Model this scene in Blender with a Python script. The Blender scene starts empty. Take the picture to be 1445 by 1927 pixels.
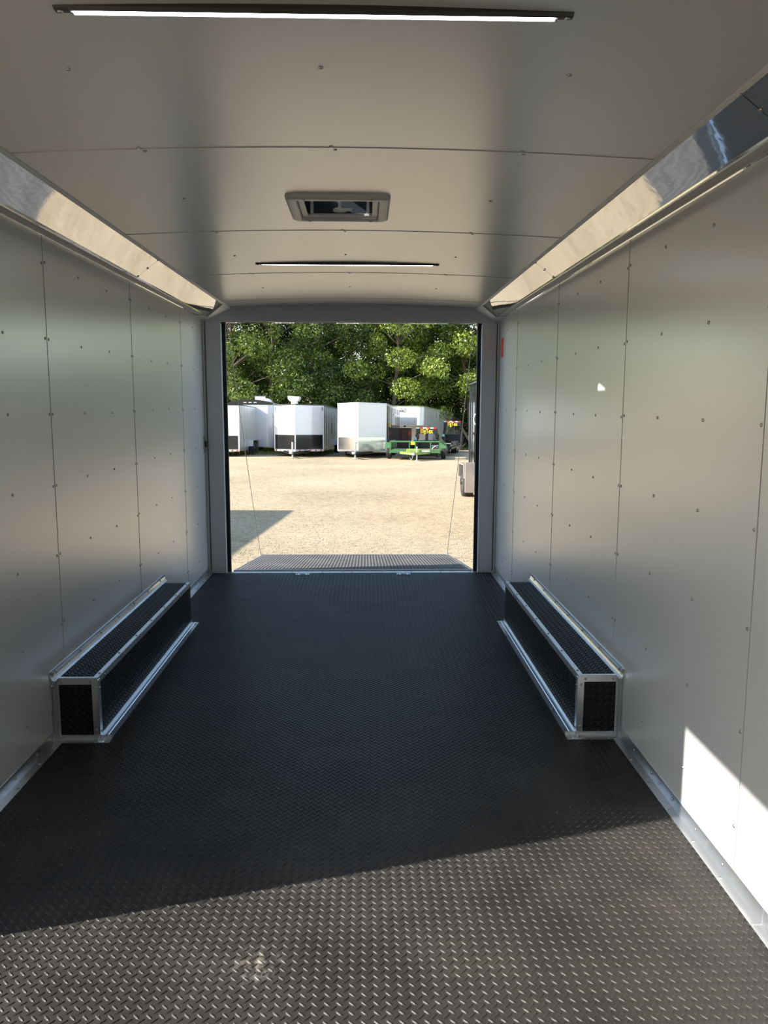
import bpy, bmesh, math, random
import numpy as np
from mathutils import Vector, Matrix
PI = math.pi
random.seed(7); RNG = np.random.default_rng(7)
scene = bpy.context.scene
C = scene.collection

# ------------------------------------------------------------------ camera
def set_camera():
    f, pi, ya, ro, H = 1487.6, 0.1378, 0.0240, 0.0025, 1.4441
    R0 = Vector((math.cos(ya), -math.sin(ya), 0)); F0 = Vector((math.sin(ya), math.cos(ya), 0)); Z = Vector((0, 0, 1))
    F = F0 * math.cos(pi) - Z * math.sin(pi); U0 = F0 * math.sin(pi) + Z * math.cos(pi)
    R = R0 * math.cos(ro) + U0 * math.sin(ro); U = U0 * math.cos(ro) - R0 * math.sin(ro)
    cd = bpy.data.cameras.new('camera'); co = bpy.data.objects.new('camera', cd); C.objects.link(co)
    m = Matrix.Identity(4)
    for i in range(3): m[i][0] = R[i]; m[i][1] = U[i]; m[i][2] = -F[i]
    m[2][3] = H
    co.matrix_world = m
    cd.sensor_fit = 'VERTICAL'; cd.sensor_height = 36.0; cd.lens = f / 1927 * 36.0
    cd.clip_start = 0.02; cd.clip_end = 400
    scene.camera = co
set_camera()

# ------------------------------------------------------------------ light
SUN_ELEV = math.atan(0.613); SUN_DIR = Vector((0.964 * math.cos(SUN_ELEV), 0.266 * math.cos(SUN_ELEV), -math.sin(SUN_ELEV))).normalized()
SUN_STRENGTH = 10.5; SKY_STRENGTH = 0.36; LED_STRENGTH = 26.0; EXPOSURE = 0.08
world = bpy.data.worlds.new('sky'); scene.world = world; world.use_nodes = True
wn = world.node_tree; wn.nodes.clear()
wo = wn.nodes.new('ShaderNodeOutputWorld'); wb = wn.nodes.new('ShaderNodeBackground'); ws = wn.nodes.new('ShaderNodeTexSky')
ws.sky_type = 'NISHITA'; ws.sun_disc = False; ws.sun_elevation = SUN_ELEV
ws.sun_rotation = math.atan2(-SUN_DIR.x, -SUN_DIR.y); ws.air_density = 1.2; ws.dust_density = 0.6; ws.ozone_density = 1.5
wb.inputs['Strength'].default_value = SKY_STRENGTH
wn.links.new(ws.outputs[0], wb.inputs[0]); wn.links.new(wb.outputs[0], wo.inputs[0])
sl = bpy.data.lights.new('sun', 'SUN'); sl.energy = SUN_STRENGTH; sl.angle = math.radians(0.55); sl.color = (1.0, 0.95, 0.87)
so = bpy.data.objects.new('sun', sl); C.objects.link(so)
so.rotation_euler = (-SUN_DIR).to_track_quat('Z', 'Y').to_euler(); so.location = (-10, -3, 12)
vs = scene.view_settings
vs.view_transform = 'Standard'; vs.look = 'None'; vs.gamma = 1.0; vs.exposure = EXPOSURE; vs.use_curve_mapping = False
cy = scene.cycles
cy.use_denoising = True; cy.max_bounces = 16; cy.diffuse_bounces = 10; cy.glossy_bounces = 5; cy.transparent_max_bounces = 6
cy.sample_clamp_indirect = 6.0; cy.caustics_reflective = False; cy.caustics_refractive = False

# ------------------------------------------------------------------ materials
def mat(name, col, rough=0.5, metal=0.0, var=0.06, vscale=6.0, bump=0.0, bscale=40.0, spec=0.5, rvar=0.0, stretch=None, coat=0.0):
    m = bpy.data.materials.new(name); m.use_nodes = True
    nt = m.node_tree; N = nt.nodes; L = nt.links; b = N['Principled BSDF']
    b.inputs['Roughness'].default_value = rough; b.inputs['Metallic'].default_value = metal
    b.inputs['Specular IOR Level'].default_value = spec; b.inputs['Coat Weight'].default_value = coat
    tc = N.new('ShaderNodeTexCoord'); mp = N.new('ShaderNodeMapping'); L.new(tc.outputs['Object'], mp.inputs[0])
    if stretch: mp.inputs['Scale'].default_value = stretch
    n = N.new('ShaderNodeTexNoise'); n.inputs['Scale'].default_value = vscale; n.inputs['Detail'].default_value = 4
    L.new(mp.outputs[0], n.inputs['Vector'])
    mx = N.new('ShaderNodeMix'); mx.data_type = 'RGBA'
    mx.inputs['A'].default_value = tuple(c * (1 - var) for c in col) + (1,); mx.inputs['B'].default_value = tuple(min(1, c * (1 + var)) for c in col) + (1,)
    L.new(n.outputs['Fac'], mx.inputs['Factor']); L.new(mx.outputs['Result'], b.inputs['Base Color'])
    if rvar:
        mr = N.new('ShaderNodeMapRange'); mr.inputs['To Min'].default_value = rough - rvar; mr.inputs['To Max'].default_value = rough + rvar
        L.new(n.outputs['Fac'], mr.inputs['Value']); L.new(mr.outputs[0], b.inputs['Roughness'])
    if bump:
        n2 = N.new('ShaderNodeTexNoise'); n2.inputs['Scale'].default_value = bscale; n2.inputs['Detail'].default_value = 3
        L.new(mp.outputs[0], n2.inputs['Vector'])
        bp = N.new('ShaderNodeBump'); bp.inputs['Strength'].default_value = bump; bp.inputs['Distance'].default_value = 0.01
        L.new(n2.outputs['Fac'], bp.inputs['Height']); L.new(bp.outputs[0], b.inputs['Normal'])
    return m
def emit_mat(name, col, s):
    m = mat(name, col, 0.4)
    b = m.node_tree.nodes['Principled BSDF']; b.inputs['Emission Color'].default_value = col + (1,); b.inputs['Emission Strength'].default_value = s
    return m
M = {}
M['panel'] = mat('painted aluminium wall panel', (0.86, 0.87, 0.88), 0.28, 0.34, 0.004, 2)
M['ceil'] = mat('painted aluminium ceiling panel', (0.70, 0.70, 0.70), 0.27, 0.42, 0.004, 2)
M['backing'] = mat('dark backing behind panels', (0.10, 0.10, 0.10), 0.7)
M['shell'] = mat('white outer skin', (0.78, 0.78, 0.77), 0.3)
M['jamb'] = mat('grey white door frame', (0.86, 0.87, 0.88), 0.38, 0.0, 0.01)
M['cast'] = mat('grey painted header', (0.74, 0.74, 0.73), 0.45, 0.0, 0.01)
M['alu'] = mat('bare aluminium trim', (0.72, 0.74, 0.76), 0.28, 0.9, 0.04, 5, rvar=0.03)
M['mirror'] = mat('polished aluminium cove', (0.82, 0.81, 0.79), 0.035, 0.78, 0.01, 5, bump=0.025, bscale=9.0)
M['screw'] = mat('zinc screw head', (0.42, 0.42, 0.42), 0.35, 0.8)
M['black'] = mat('black rubber seal', (0.006, 0.006, 0.007), 0.6)
M['darkplastic'] = mat('dark grey plastic', (0.045, 0.043, 0.042), 0.4)
M['led'] = emit_mat('lit led lens', (0.90, 0.97, 1.0), LED_STRENGTH)
M['ventframe'] = mat('grey vent plastic', (0.58, 0.58, 0.58), 0.4)
M['ventdark'] = mat('dark vent throat', (0.035, 0.045, 0.06), 0.4)
M['white'] = mat('white plastic', (0.8, 0.8, 0.78), 0.4)
M['lidwhite'] = mat('white vent lid', (0.8, 0.8, 0.78), 0.4)
M['red'] = mat('red orange sticker', (0.85, 0.09, 0.06), 0.45, var=0.12, vscale=60)
M['redprint'] = mat('dark red print', (0.35, 0.02, 0.02), 0.5)
M['cable'] = mat('steel cable', (0.25, 0.25, 0.25), 0.4, 0.6)
M['twhite'] = mat('white trailer skin', (0.70, 0.71, 0.74), 0.16, 0.05, 0.02, 2, bump=0.03, bscale=2.0, coat=0.5)
M['tsilver'] = mat('pale grey trailer skin', (0.62, 0.62, 0.60), 0.22, 0.4, 0.05, 2, bump=0.10, bscale=2.5, stretch=(3, 3, .3))
M['tblack'] = mat('black trailer skin', (0.022, 0.024, 0.026), 0.16, 0.1, 0.1, 2, bump=0.25, bscale=2.5, coat=0.7, stretch=(3, 3, .3))
M['stone'] = mat('black stone guard', (0.03, 0.03, 0.032), 0.22, 0.6, 0.3, 2, bump=0.3, bscale=3)
M['chrome'] = mat('bright tread plate guard', (0.72, 0.70, 0.70), 0.25, 1.0, 0.1, 5, bump=0.25, bscale=6)
M['tire'] = mat('tyre rubber', (0.018, 0.018, 0.018), 0.75, bump=0.3, bscale=30)
M['hub'] = mat('wheel hub', (0.10, 0.10, 0.10), 0.35, 0.7)
M['hubw'] = mat('silver wheel hub', (0.55, 0.55, 0.55), 0.35, 0.8)
M['green'] = mat('green painted steel', (0.055, 0.15, 0.055), 0.45, 0, 0.25, 5)
M['greeny'] = mat('faded yellow green paint', (0.24, 0.32, 0.07), 0.5, 0, 0.3, 8)
M['steelblack'] = mat('black painted steel', (0.010, 0.011, 0.012), 0.35)
M['fenderalu'] = mat('dusty aluminium fender', (0.36, 0.31, 0.28), 0.5, 0.3, 0.15, 3)
M['wood'] = mat('treated deck wood', (0.36, 0.28, 0.18), 0.8, 0, 0.25, 6, stretch=(1, 8, 1), bump=0.3)
M['yellow'] = mat('yellow lettering', (0.85, 0.55, 0.03), 0.5)
M['redlens'] = mat('red reflector', (0.6, 0.02, 0.02), 0.3)
M['rust'] = mat('rust brown paint', (0.10, 0.035, 0.022), 0.5, 0, 0.3, 4)
M['galv'] = mat('galvanised steel', (0.55, 0.56, 0.56), 0.4, 0.7)
M['bark'] = mat('tree bark', (0.13, 0.10, 0.07), 0.9, bump=0.6, bscale=15, var=0.3, vscale=12)
M['grass'] = mat('dry green grass', (0.16, 0.20, 0.05), 0.8, var=0.4, vscale=3)
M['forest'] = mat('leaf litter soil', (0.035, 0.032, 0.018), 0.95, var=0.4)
M['tealbox'] = mat('pale blue label', (0.25, 0.5, 0.6), 0.5)
M['roofgreen'] = mat('dusty green roof edge', (0.20, 0.24, 0.12), 0.5)
M['pebble'] = mat('loose limestone pebble', (0.40, 0.335, 0.245), 0.9, var=0.35, vscale=0.9)

def rubber_mat(name, base, dust):
    m = bpy.data.materials.new(name); m.use_nodes = True
    nt = m.node_tree; N = nt.nodes; L = nt.links; b = N['Principled BSDF']
    tc = N.new('ShaderNodeTexCoord')
    n1 = N.new('ShaderNodeTexNoise'); n1.inputs['Scale'].default_value = 3.0; n1.inputs['Detail'].default_value = 6; n1.inputs['Roughness'].default_value = .65
    n2 = N.new('ShaderNodeTexNoise'); n2.inputs['Scale'].default_value = 420; n2.inputs['Detail'].default_value = 2
    L.new(tc.outputs['Object'], n1.inputs['Vector']); L.new(tc.outputs['Object'], n2.inputs['Vector'])
    r1 = N.new('ShaderNodeMapRange'); r1.inputs['From Min'].default_value = .35; r1.inputs['From Max'].default_value = .75; r1.inputs['To Min'].default_value = .3; r1.inputs['To Max'].default_value = .72
    L.new(n1.outputs['Fac'], r1.inputs['Value'])
    ml = N.new('ShaderNodeMath'); ml.operation = 'MULTIPLY'; L.new(r1.outputs[0], ml.inputs[0]); L.new(n2.outputs['Fac'], ml.inputs[1])
    mx = N.new('ShaderNodeMix'); mx.data_type = 'RGBA'; mx.inputs['A'].default_value = base + (1,); mx.inputs['B'].default_value = dust + (1,)
    L.new(ml.outputs[0], mx.inputs['Factor'])
    n4 = N.new('ShaderNodeTexNoise'); n4.inputs['Scale'].default_value = 38; n4.inputs['Detail'].default_value = 5; L.new(tc.outputs['Object'], n4.inputs['Vector'])
    n3 = N.new('ShaderNodeMapRange'); n3.inputs['From Min'].default_value = .48; n3.inputs['From Max'].default_value = .66; L.new(n4.outputs['Fac'], n3.inputs['Value'])
    # one pale scuff where dirt was dropped
    vm = N.new('ShaderNodeVectorMath'); vm.operation = 'DISTANCE'; vm.inputs[1].default_value = (-0.285, 1.87, 0)
    L.new(tc.outputs['Object'], vm.inputs[0])
    r2 = N.new('ShaderNodeMapRange'); r2.inputs['From Min'].default_value = .085; r2.inputs['From Max'].default_value = .0; L.new(vm.outputs['Value'], r2.inputs['Value'])
    m3 = N.new('ShaderNodeMath'); m3.operation = 'MULTIPLY'; L.new(r2.outputs[0], m3.inputs[0]); L.new(n3.outputs[0], m3.inputs[1])
    mx2 = N.new('ShaderNodeMix'); mx2.data_type = 'RGBA'; mx2.inputs['B'].default_value = (.28, .26, .22, 1)
    L.new(mx.outputs['Result'], mx2.inputs['A']); L.new(m3.outputs[0], mx2.inputs['Factor'])
    L.new(mx2.outputs['Result'], b.inputs['Base Color'])
    b.inputs['Roughness'].default_value = .42; b.inputs['Specular IOR Level'].default_value = .22
    bp = N.new('ShaderNodeBump'); bp.inputs['Strength'].default_value = .35; bp.inputs['Distance'].default_value = .001
    L.new(n2.outputs['Fac'], bp.inputs['Height']); L.new(bp.outputs[0], b.inputs['Normal'])
    return m
M['rubber'] = rubber_mat('black tread rubber floor', (0.007, 0.0073, 0.0082), (0.150, 0.136, 0.118))
M['rubberbox'] = rubber_mat('black tread rubber', (0.010, 0.0105, 0.012), (0.020, 0.020, 0.020))
M['rubberramp'] = rubber_mat('dusty tread rubber ramp', (0.04, 0.04, 0.04), (0.36, 0.335, 0.295))

def gravel_mat():
    m = bpy.data.materials.new('limestone gravel'); m.use_nodes = True
    nt = m.node_tree; N = nt.nodes; L = nt.links; b = N['Principled BSDF']
    tc = N.new('ShaderNodeTexCoord'); b.inputs['Roughness'].default_value = .95; b.inputs['Specular IOR Level'].default_value = .2
    v = N.new('ShaderNodeTexVoronoi'); v.inputs['Scale'].default_value = 26
    v2 = N.new('ShaderNodeTexVoronoi'); v2.inputs['Scale'].default_value = 9
    n = N.new('ShaderNodeTexNoise'); n.inputs['Scale'].default_value = .35; n.inputs['Detail'].default_value = 7
    n2 = N.new('ShaderNodeTexNoise'); n2.inputs['Scale'].default_value = 5; n2.inputs['Detail'].default_value = 8; n2.inputs['Roughness'].default_value = .8
    for t in (v, v2, n, n2): L.new(tc.outputs['Object'], t.inputs['Vector'])
    cr = N.new('ShaderNodeValToRGB'); e = cr.color_ramp.elements
    e[0].position = .0; e[0].color = (0.196, 0.146, 0.083, 1); e[1].position = 1; e[1].color = (0.529, 0.428, 0.278, 1)
    k = cr.color_ramp.elements.new(.35); k.color = (0.392, 0.305, 0.187, 1); k = cr.color_ramp.elements.new(.6); k.color = (0.431, 0.343, 0.216, 1)
    sp = N.new('ShaderNodeSeparateColor'); L.new(v.outputs['Color'], sp.inputs[0])
    sp2 = N.new('ShaderNodeSeparateColor'); L.new(v2.outputs['Color'], sp2.inputs[0])
    a = N.new('ShaderNodeMath'); a.operation = 'MULTIPLY_ADD'; a.inputs[1].default_value = .45; L.new(sp.outputs[0], a.inputs[0])
    a2 = N.new('ShaderNodeMath'); a2.operation = 'MULTIPLY_ADD'; a2.inputs[1].default_value = .2; a2.inputs[2].default_value = -.35; L.new(sp2.outputs[0], a2.inputs[0])
    L.new(a2.outputs[0], a.inputs[2])
    a3 = N.new('ShaderNodeMath'); a3.operation = 'ADD'; L.new(a.outputs[0], a3.inputs[0]); L.new(n.outputs['Fac'], a3.inputs[1])
    a4 = N.new('ShaderNodeMath'); a4.operation = 'MULTIPLY_ADD'; a4.inputs[1].default_value = .9; L.new(n2.outputs['Fac'], a4.inputs[0]); 
    a5 = N.new('ShaderNodeMath'); a5.operation = 'SUBTRACT'; a5.inputs[1].default_value = .42; L.new(a3.outputs[0], a5.inputs[0]); L.new(a5.outputs[0], a4.inputs[2])
    L.new(a4.outputs[0], cr.inputs[0]); L.new(cr.outputs[0], b.inputs['Base Color'])
    bp = N.new('ShaderNodeBump'); bp.inputs['Strength'].default_value = .7; bp.inputs['Distance'].default_value = .02
    L.new(a4.outputs[0], bp.inputs['Height']); L.new(bp.outputs[0], b.inputs['Normal'])
    return m
M['gravel'] = gravel_mat()

def leaf_mat(name, c0, c1, c2):
    m = bpy.data.materials.new(name); m.use_nodes = True
    nt = m.node_tree; N = nt.nodes; L = nt.links; N.clear()
    o = N.new('ShaderNodeOutputMaterial'); g = N.new('ShaderNodeNewGeometry'); cr = N.new('ShaderNodeValToRGB')
    e = cr.color_ramp.elements; e[0].color = c0 + (1,); e[1].color = c2 + (1,); k = e.new(.55); k.color = c1 + (1,)
    L.new(g.outputs['Random Per Island'], cr.inputs[0])
    d = N.new('ShaderNodeBsdfDiffuse'); t = N.new('ShaderNodeBsdfTranslucent'); mx = N.new('ShaderNodeMixShader'); mx.inputs[0].default_value = .27
    gl = N.new('ShaderNodeBsdfGlossy'); gl.inputs['Roughness'].default_value = .45; gl.inputs['Color'].default_value = (.9, .9, .9, 1); m2 = N.new('ShaderNodeMixShader'); m2.inputs[0].default_value = .06
    L.new(cr.outputs[0], d.inputs[0]); L.new(cr.outputs[0], t.inputs[0]); L.new(d.outputs[0], mx.inputs[1]); L.new(t.outputs[0], mx.inputs[2])
    L.new(mx.outputs[0], m2.inputs[1]); L.new(gl.outputs[0], m2.inputs[2]); L.new(m2.outputs[0], o.inputs[0])
    return m
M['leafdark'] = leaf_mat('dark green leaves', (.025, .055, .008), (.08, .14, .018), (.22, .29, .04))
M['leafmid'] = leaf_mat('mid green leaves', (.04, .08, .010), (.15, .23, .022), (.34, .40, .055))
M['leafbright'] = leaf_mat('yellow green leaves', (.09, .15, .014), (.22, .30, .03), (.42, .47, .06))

# ------------------------------------------------------------------ mesh helpers
class MB:
    def __init__(s): s.v = []; s.f = []
    def add(s, vs, fs):
        o = len(s.v); s.v += [tuple(v) for v in vs]; s.f += [tuple(i + o for i in f) for f in fs]; return s
    def box(s, x0, x1, y0, y1, z0, z1):
        return s.add([(x, y, z) for z in (z0, z1) for y in (y0, y1) for x in (x0, x1)],
                     [(0, 2, 3, 1), (4, 5, 7, 6), (0, 1, 5, 4), (2, 6, 7, 3), (0, 4, 6, 2), (1, 3, 7, 5)])
    def prism(s, pts, a0, a1, axis):
        """closed profile pts extruded along an axis; pts are the two other coordinates in xyz order"""
        def P(p, a): return {'x': (a, p[0], p[1]), 'y': (p[0], a, p[1]), 'z': (p[0], p[1], a)}[axis]
        n = len(pts)
        return s.add([P(p, a0) for p in pts] + [P(p, a1) for p in pts],
                     [tuple(range(n))[::-1], tuple(range(n, 2 * n))] + [(i, (i + 1) % n, n + (i + 1) % n, n + i) for i in range(n)])
    def tube(s, p, q, r, r2=None, n=12):
        p = Vector(p); q = Vector(q); r2 = r if r2 is None else r2
        d = (q - p).normalized(); a = d.orthogonal().normalized(); b = d.cross(a)
        vs = [tuple(p + (a * math.cos(t) + b * math.sin(t)) * r) for t in [2 * PI * i / n for i in range(n)]]
        vs += [tuple(q + (a * math.cos(t) + b * math.sin(t)) * r2) for t in [2 * PI * i / n for i in range(n)]]
        return s.add(vs, [tuple(range(n))[::-1], tuple(range(n, 2 * n))] + [(i, (i + 1) % n, n + (i + 1) % n, n + i) for i in range(n)])
    def bar(s, p, q, w, h):
        p = Vector(p); q = Vector(q); d = (q - p).normalized()
        up = Vector((0, 0, 1)) if abs(d.z) < .95 else Vector((0, 1, 0))
        a = d.cross(up).normalized(); b = a.cross(d)
        vs = [tuple(c + a * i * w / 2 + b * j * h / 2) for c in (p, q) for i, j in ((-1, -1), (1, -1), (1, 1), (-1, 1))]
        return s.add(vs, [(3, 2, 1, 0), (4, 5, 6, 7)] + [(i, (i + 1) % 4, 4 + (i + 1) % 4, 4 + i) for i in range(4)])
    def path(s, pts, r, n=8):
        for a, b in zip(pts[:-1], pts[1:]): s.tube(a, b, r, n=n)
        return s
    def lathe(s, prof, c, axis='z', n=24):
        c = Vector(c); vs = []
        for r, h in prof:
            for i in range(n):
                t = 2 * PI * i / n; u, w = r * math.cos(t), r * math.sin(t)
                vs.append(tuple(c + Vector({'z': (u, w, h), 'x': (h, u, w), 'y': (u, h, w)}[axis])))
        fs = [(k * n + i, k * n + (i + 1) % n, (k + 1) * n + (i + 1) % n, (k + 1) * n + i) for k in range(len(prof) - 1) for i in range(n)]
        fs += [tuple(range(n))[::-1], tuple(range((len(prof) - 1) * n, len(prof) * n))]
        return s.add(vs, fs)
    def build(s, name, material, parent=None, bevel=0, smooth=False, seg=2):
        me = bpy.data.meshes.new(name); me.from_pydata(s.v, [], s.f)
        bm = bmesh.new(); bm.from_mesh(me); bmesh.ops.recalc_face_normals(bm, faces=bm.faces)
        if bevel:
            ed = [e for e in bm.edges if len(e.link_faces) == 2 and e.calc_face_angle(0) > .5]
            bmesh.ops.bevel(bm, geom=ed, offset=bevel, segments=seg, affect='EDGES', profile=.6, clamp_overlap=True)
        bm.to_mesh(me); bm.free()
        if smooth:
            for p in me.polygons: p.use_smooth = True
        me.materials.append(material)
        o = bpy.data.objects.new(name, me); C.objects.link(o)
        if parent: o.parent = parent
        return o
def B(*a): return MB().box(*a)
def thing(name, label, cat, loc=(0, 0, 0), rot=(0, 0, 0), group=None):
    o = bpy.data.objects.new(name, None); C.objects.link(o); o.empty_display_size = .1
    o.location = loc; o.rotation_euler = rot; o['label'] = label; o['category'] = cat
    if group: o['group'] = group
    return o
def tag(o, label, cat, group=None):
    o['label'] = label; o['category'] = cat
    if group: o['group'] = group
    return o
def struct(o): o['kind'] = 'structure'; return o
def copy_tree(o, parent=None):
    c = o.copy(); C.objects.link(c); c.parent = parent
    for ch in list(o.children): copy_tree(ch, c)
    return c
def inst(src, parent, loc, rot=None):
    c = src.copy(); C.objects.link(c); c.parent = parent; c.location = loc
    if rot: c.rotation_euler = rot
    return c
def text_mesh(name, body, size, material, parent, loc, rot, extrude=.002, sx=1.0):
    cu = bpy.data.curves.new(name, 'FONT'); cu.body = body; cu.size = size; cu.extrude = extrude; cu.align_x = 'CENTER'; cu.align_y = 'CENTER'; cu.offset = size * .02
    t = bpy.data.objects.new(name, cu); C.objects.link(t); bpy.context.view_layer.update()
    me = bpy.data.meshes.new_from_object(t.evaluated_get(bpy.context.evaluated_depsgraph_get()))
    C.objects.unlink(t); bpy.data.objects.remove(t); me.materials.clear(); me.materials.append(material)
    o = bpy.data.objects.new(name, me); C.objects.link(o); o.parent = parent; o.location = loc; o.rotation_euler = rot; o.scale = (sx, 1, 1)
    return o

# tread pattern: alternating raised lozenges
def tread(u0, u1, v0, v1, pitch=.030, h=.0022, ang=45, ln=.0132, wd=.0033):
    us = np.arange(u0 + pitch * .5, u1 - pitch * .35, pitch); vv = np.arange(v0 + pitch * .5, v1 - pitch * .35, pitch)
    out = []
    for (du, dv, a) in ((0, 0, math.radians(-ang)), (pitch / 2, pitch / 2, math.radians(ang))):
        c, s = math.cos(a), math.sin(a)
        base = [(-ln, 0), (-ln * .5, -wd), (ln * .5, -wd), (ln, 0), (ln * .5, wd), (-ln * .5, wd)]
        tp = [(-ln * .62, 0), (-ln * .4, -wd * .35), (ln * .4, -wd * .35), (ln * .62, 0), (ln * .4, wd * .35), (-ln * .4, wd * .35)]
        sh = np.array([(x * c - y * s, x * s + y * c, 0) for x, y in base] + [(x * c - y * s, x * s + y * c, h) for x, y in tp])
        U, V = np.meshgrid(us + du, vv + dv); U = U.ravel(); V = V.ravel(); k = (U < u1 - .012) & (V < v1 - .012); U = U[k]; V = V[k]
        P = sh[None] + np.stack([U, V, 0 * U], 1)[:, None, :]
        out.append(P.reshape(-1, 3))
    P = np.concatenate(out); n = len(P) // 12
    f = np.array([[i, (i + 1) % 6, 6 + (i + 1) % 6, 6 + i] for i in range(6)])
    F4 = (f[None] + (np.arange(n) * 12)[:, None, None]).reshape(-1, 4)
    F6 = np.array([6, 7, 8, 9, 10, 11])[None] + (np.arange(n) * 12)[:, None]
    return P, F4, F6
def tread_obj(name, material, parent, P, F4, F6, extra):
    """P mapped points; extra = MB holding the slab"""
    nv = len(extra.v)
    vs = extra.v + [tuple(p) for p in P.tolist()]
    fs = extra.f + [tuple(q) for q in (F4 + nv).tolist()] + [tuple(q) for q in (F6 + nv).tolist()]
    me = bpy.data.meshes.new(name); me.from_pydata(vs, [], fs); me.materials.append(material)
    o = bpy.data.objects.new(name, me); C.objects.link(o)
    if parent: o.parent = parent
    return o

# ================================================================== the trailer's interior
XL, XR, D, FY = -1.329, 1.109, 6.65, -1.9
XM = (XL + XR) / 2; ZC = 2.125; ZE = 2.2045; INS = .185
DY0, DY1, DZ = 0.05, 1.94, 1.94         # side doorway in the left wall, widened for more bounced sunlight, beside the photographer
SEAMS = [-1.478, -.258, .962, 2.182, 3.402, 4.622, 5.842]
RIV = [.18, .485, .79, 1.09, 1.39, 1.70, 2.01]
screw_me = MB().lathe([(.0062, 0), (.0062, .0012), (.0045, .0032), (.0016, .0038)], (0, 0, 0), 'z', 10).build('screw', M['screw']).data
bpy.data.objects.remove(bpy.data.objects['screw'])
def screw(parent, loc, rot, name='screw'):
    o = bpy.data.objects.new(name, screw_me); C.objects.link(o); o.parent = parent; o.location = loc; o.rotation_euler = rot; return o

# floor
P, F4, F6 = tread(XL + .02, XR - .02, -.2, D - .03)
slab = B(XL - .04, XR + .04, FY, D - .012, -.09, 0)
floor = struct(tread_obj('floor', M['rubber'], None, P, F4, F6, slab))

def debris():
    m = MB(); rg = random.Random(5)
    for i in range(150):
        if i < 60: x, y = rg.uniform(-1.2, -.55), rg.uniform(2.3, 3.2)
        elif i < 100: x, y = rg.uniform(.1, 1.0), rg.uniform(1.9, 3.1)
        else: x, y = rg.uniform(-1.1, 1.0), rg.uniform(1.55, 2.9)
        l = rg.uniform(.001, .0035); a = rg.uniform(0, PI)
        m.bar((x, y, .0012), (x + l * math.cos(a), y + l * math.sin(a), .0018), .0012, .0012)
    o = m.build('floor_debris', M['alu']); o['kind'] = 'stuff'; tag(o, 'tiny bright metal shavings scattered over the near black floor', 'metal shavings')
debris()

# walls
def wall(side):
    s = -1 if side == 'left' else 1; X = XL if s < 0 else XR
    xo, xi = X + s * .046, X + s * .006
    b = MB(); x0, x1 = min(xo, xi), max(xo, xi)
    if s < 0:
        b.box(x0, x1, FY - .04, DY0, -.09, 2.36).box(x0, x1, DY1, D, -.09, 2.36).box(x0, x1, DY0, DY1, DZ, 2.36).box(x0, x1, DY0, DY1, -.09, -.002)
    else:
        b.box(x0, x1, FY - .04, D, -.09, 2.36)
    w = struct(b.build('wall_' + side, M['backing']))
    sk = MB(); xs0, xs1 = sorted((xo + s * .001, xo + s * .006))
    for y0, y1, z0, z1 in ([(FY - .04, DY0, -.09, 2.36), (DY1, D, -.09, 2.36), (DY0, DY1, DZ, 2.36)] if s < 0 else [(FY - .04, D, -.09, 2.36)]):
        sk.box(xs0, xs1, y0, y1, z0, z1)
    sk.build('outer_skin', M['shell'], w)
    edges = [FY] + SEAMS + [D - .03]
    px0, px1 = sorted((X, X + s * .006))
    for k in range(len(edges) - 1):
        y0, y1 = edges[k] + .0016, edges[k + 1] - .0016
        p = MB()
        if s < 0 and y0 < DY1 and y1 > DY0:
            if y0 < DY0: p.box(px0, px1, y0, DY0, 0, ZC + .02)
            if y1 > DY1: p.box(px0, px1, DY1, y1, 0, ZC + .02)
            p.box(px0, px1, max(y0, DY0), min(y1, DY1), DZ, ZC + .02)
        else: p.box(px0, px1, y0, y1, 0, ZC + .02)
        po = p.build('wall_panel', M['panel'], w)
        rot = (0, -s * PI / 2, 0)
        if edges[k + 1] > 2.3:
            for j, z in enumerate(RIV):
                for y in (edges[k] + .018 if k else None, edges[k] + .406, edges[k] + .813, edges[k + 1] - .016):
                    if y is None or y < 2.0 or y > D - .05 or z < .1: continue
                    if j == 0 and 3.2 < y < 5.2: continue
                    screw(po, (X, y, z + random.uniform(-.006, .006)), rot)
        if k and y0 > 2:
            t0, t1 = sorted((X - s * .0016, X + s * .004))
            MB().box(t0, t1, edges[k] + .0017, edges[k] + .0085, .06, ZC + .01).build('seam_strip', M['panel'], w)
    return w
wl = wall('left'); wr = wall('right')
fw = MB().box(XL - .046, XR + .046, FY - .04, FY, -.09, 2.36).build('wall_front', M['shell']); struct(fw)

# side doorway frame
df = MB()
df.box(XL - .055, XL + .004, DY1 - .03, DY1, 0, DZ).box(XL - .055, XL + .004, DY0, DY0 + .03, 0, DZ).box(XL - .055, XL + .004, DY0, DY1, DZ - .03, DZ).box(XL - .055, XL + .004, DY0, DY1, -.002, .012)
struct(df.build('trim_1', M['alu'], bevel=.002))

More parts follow.
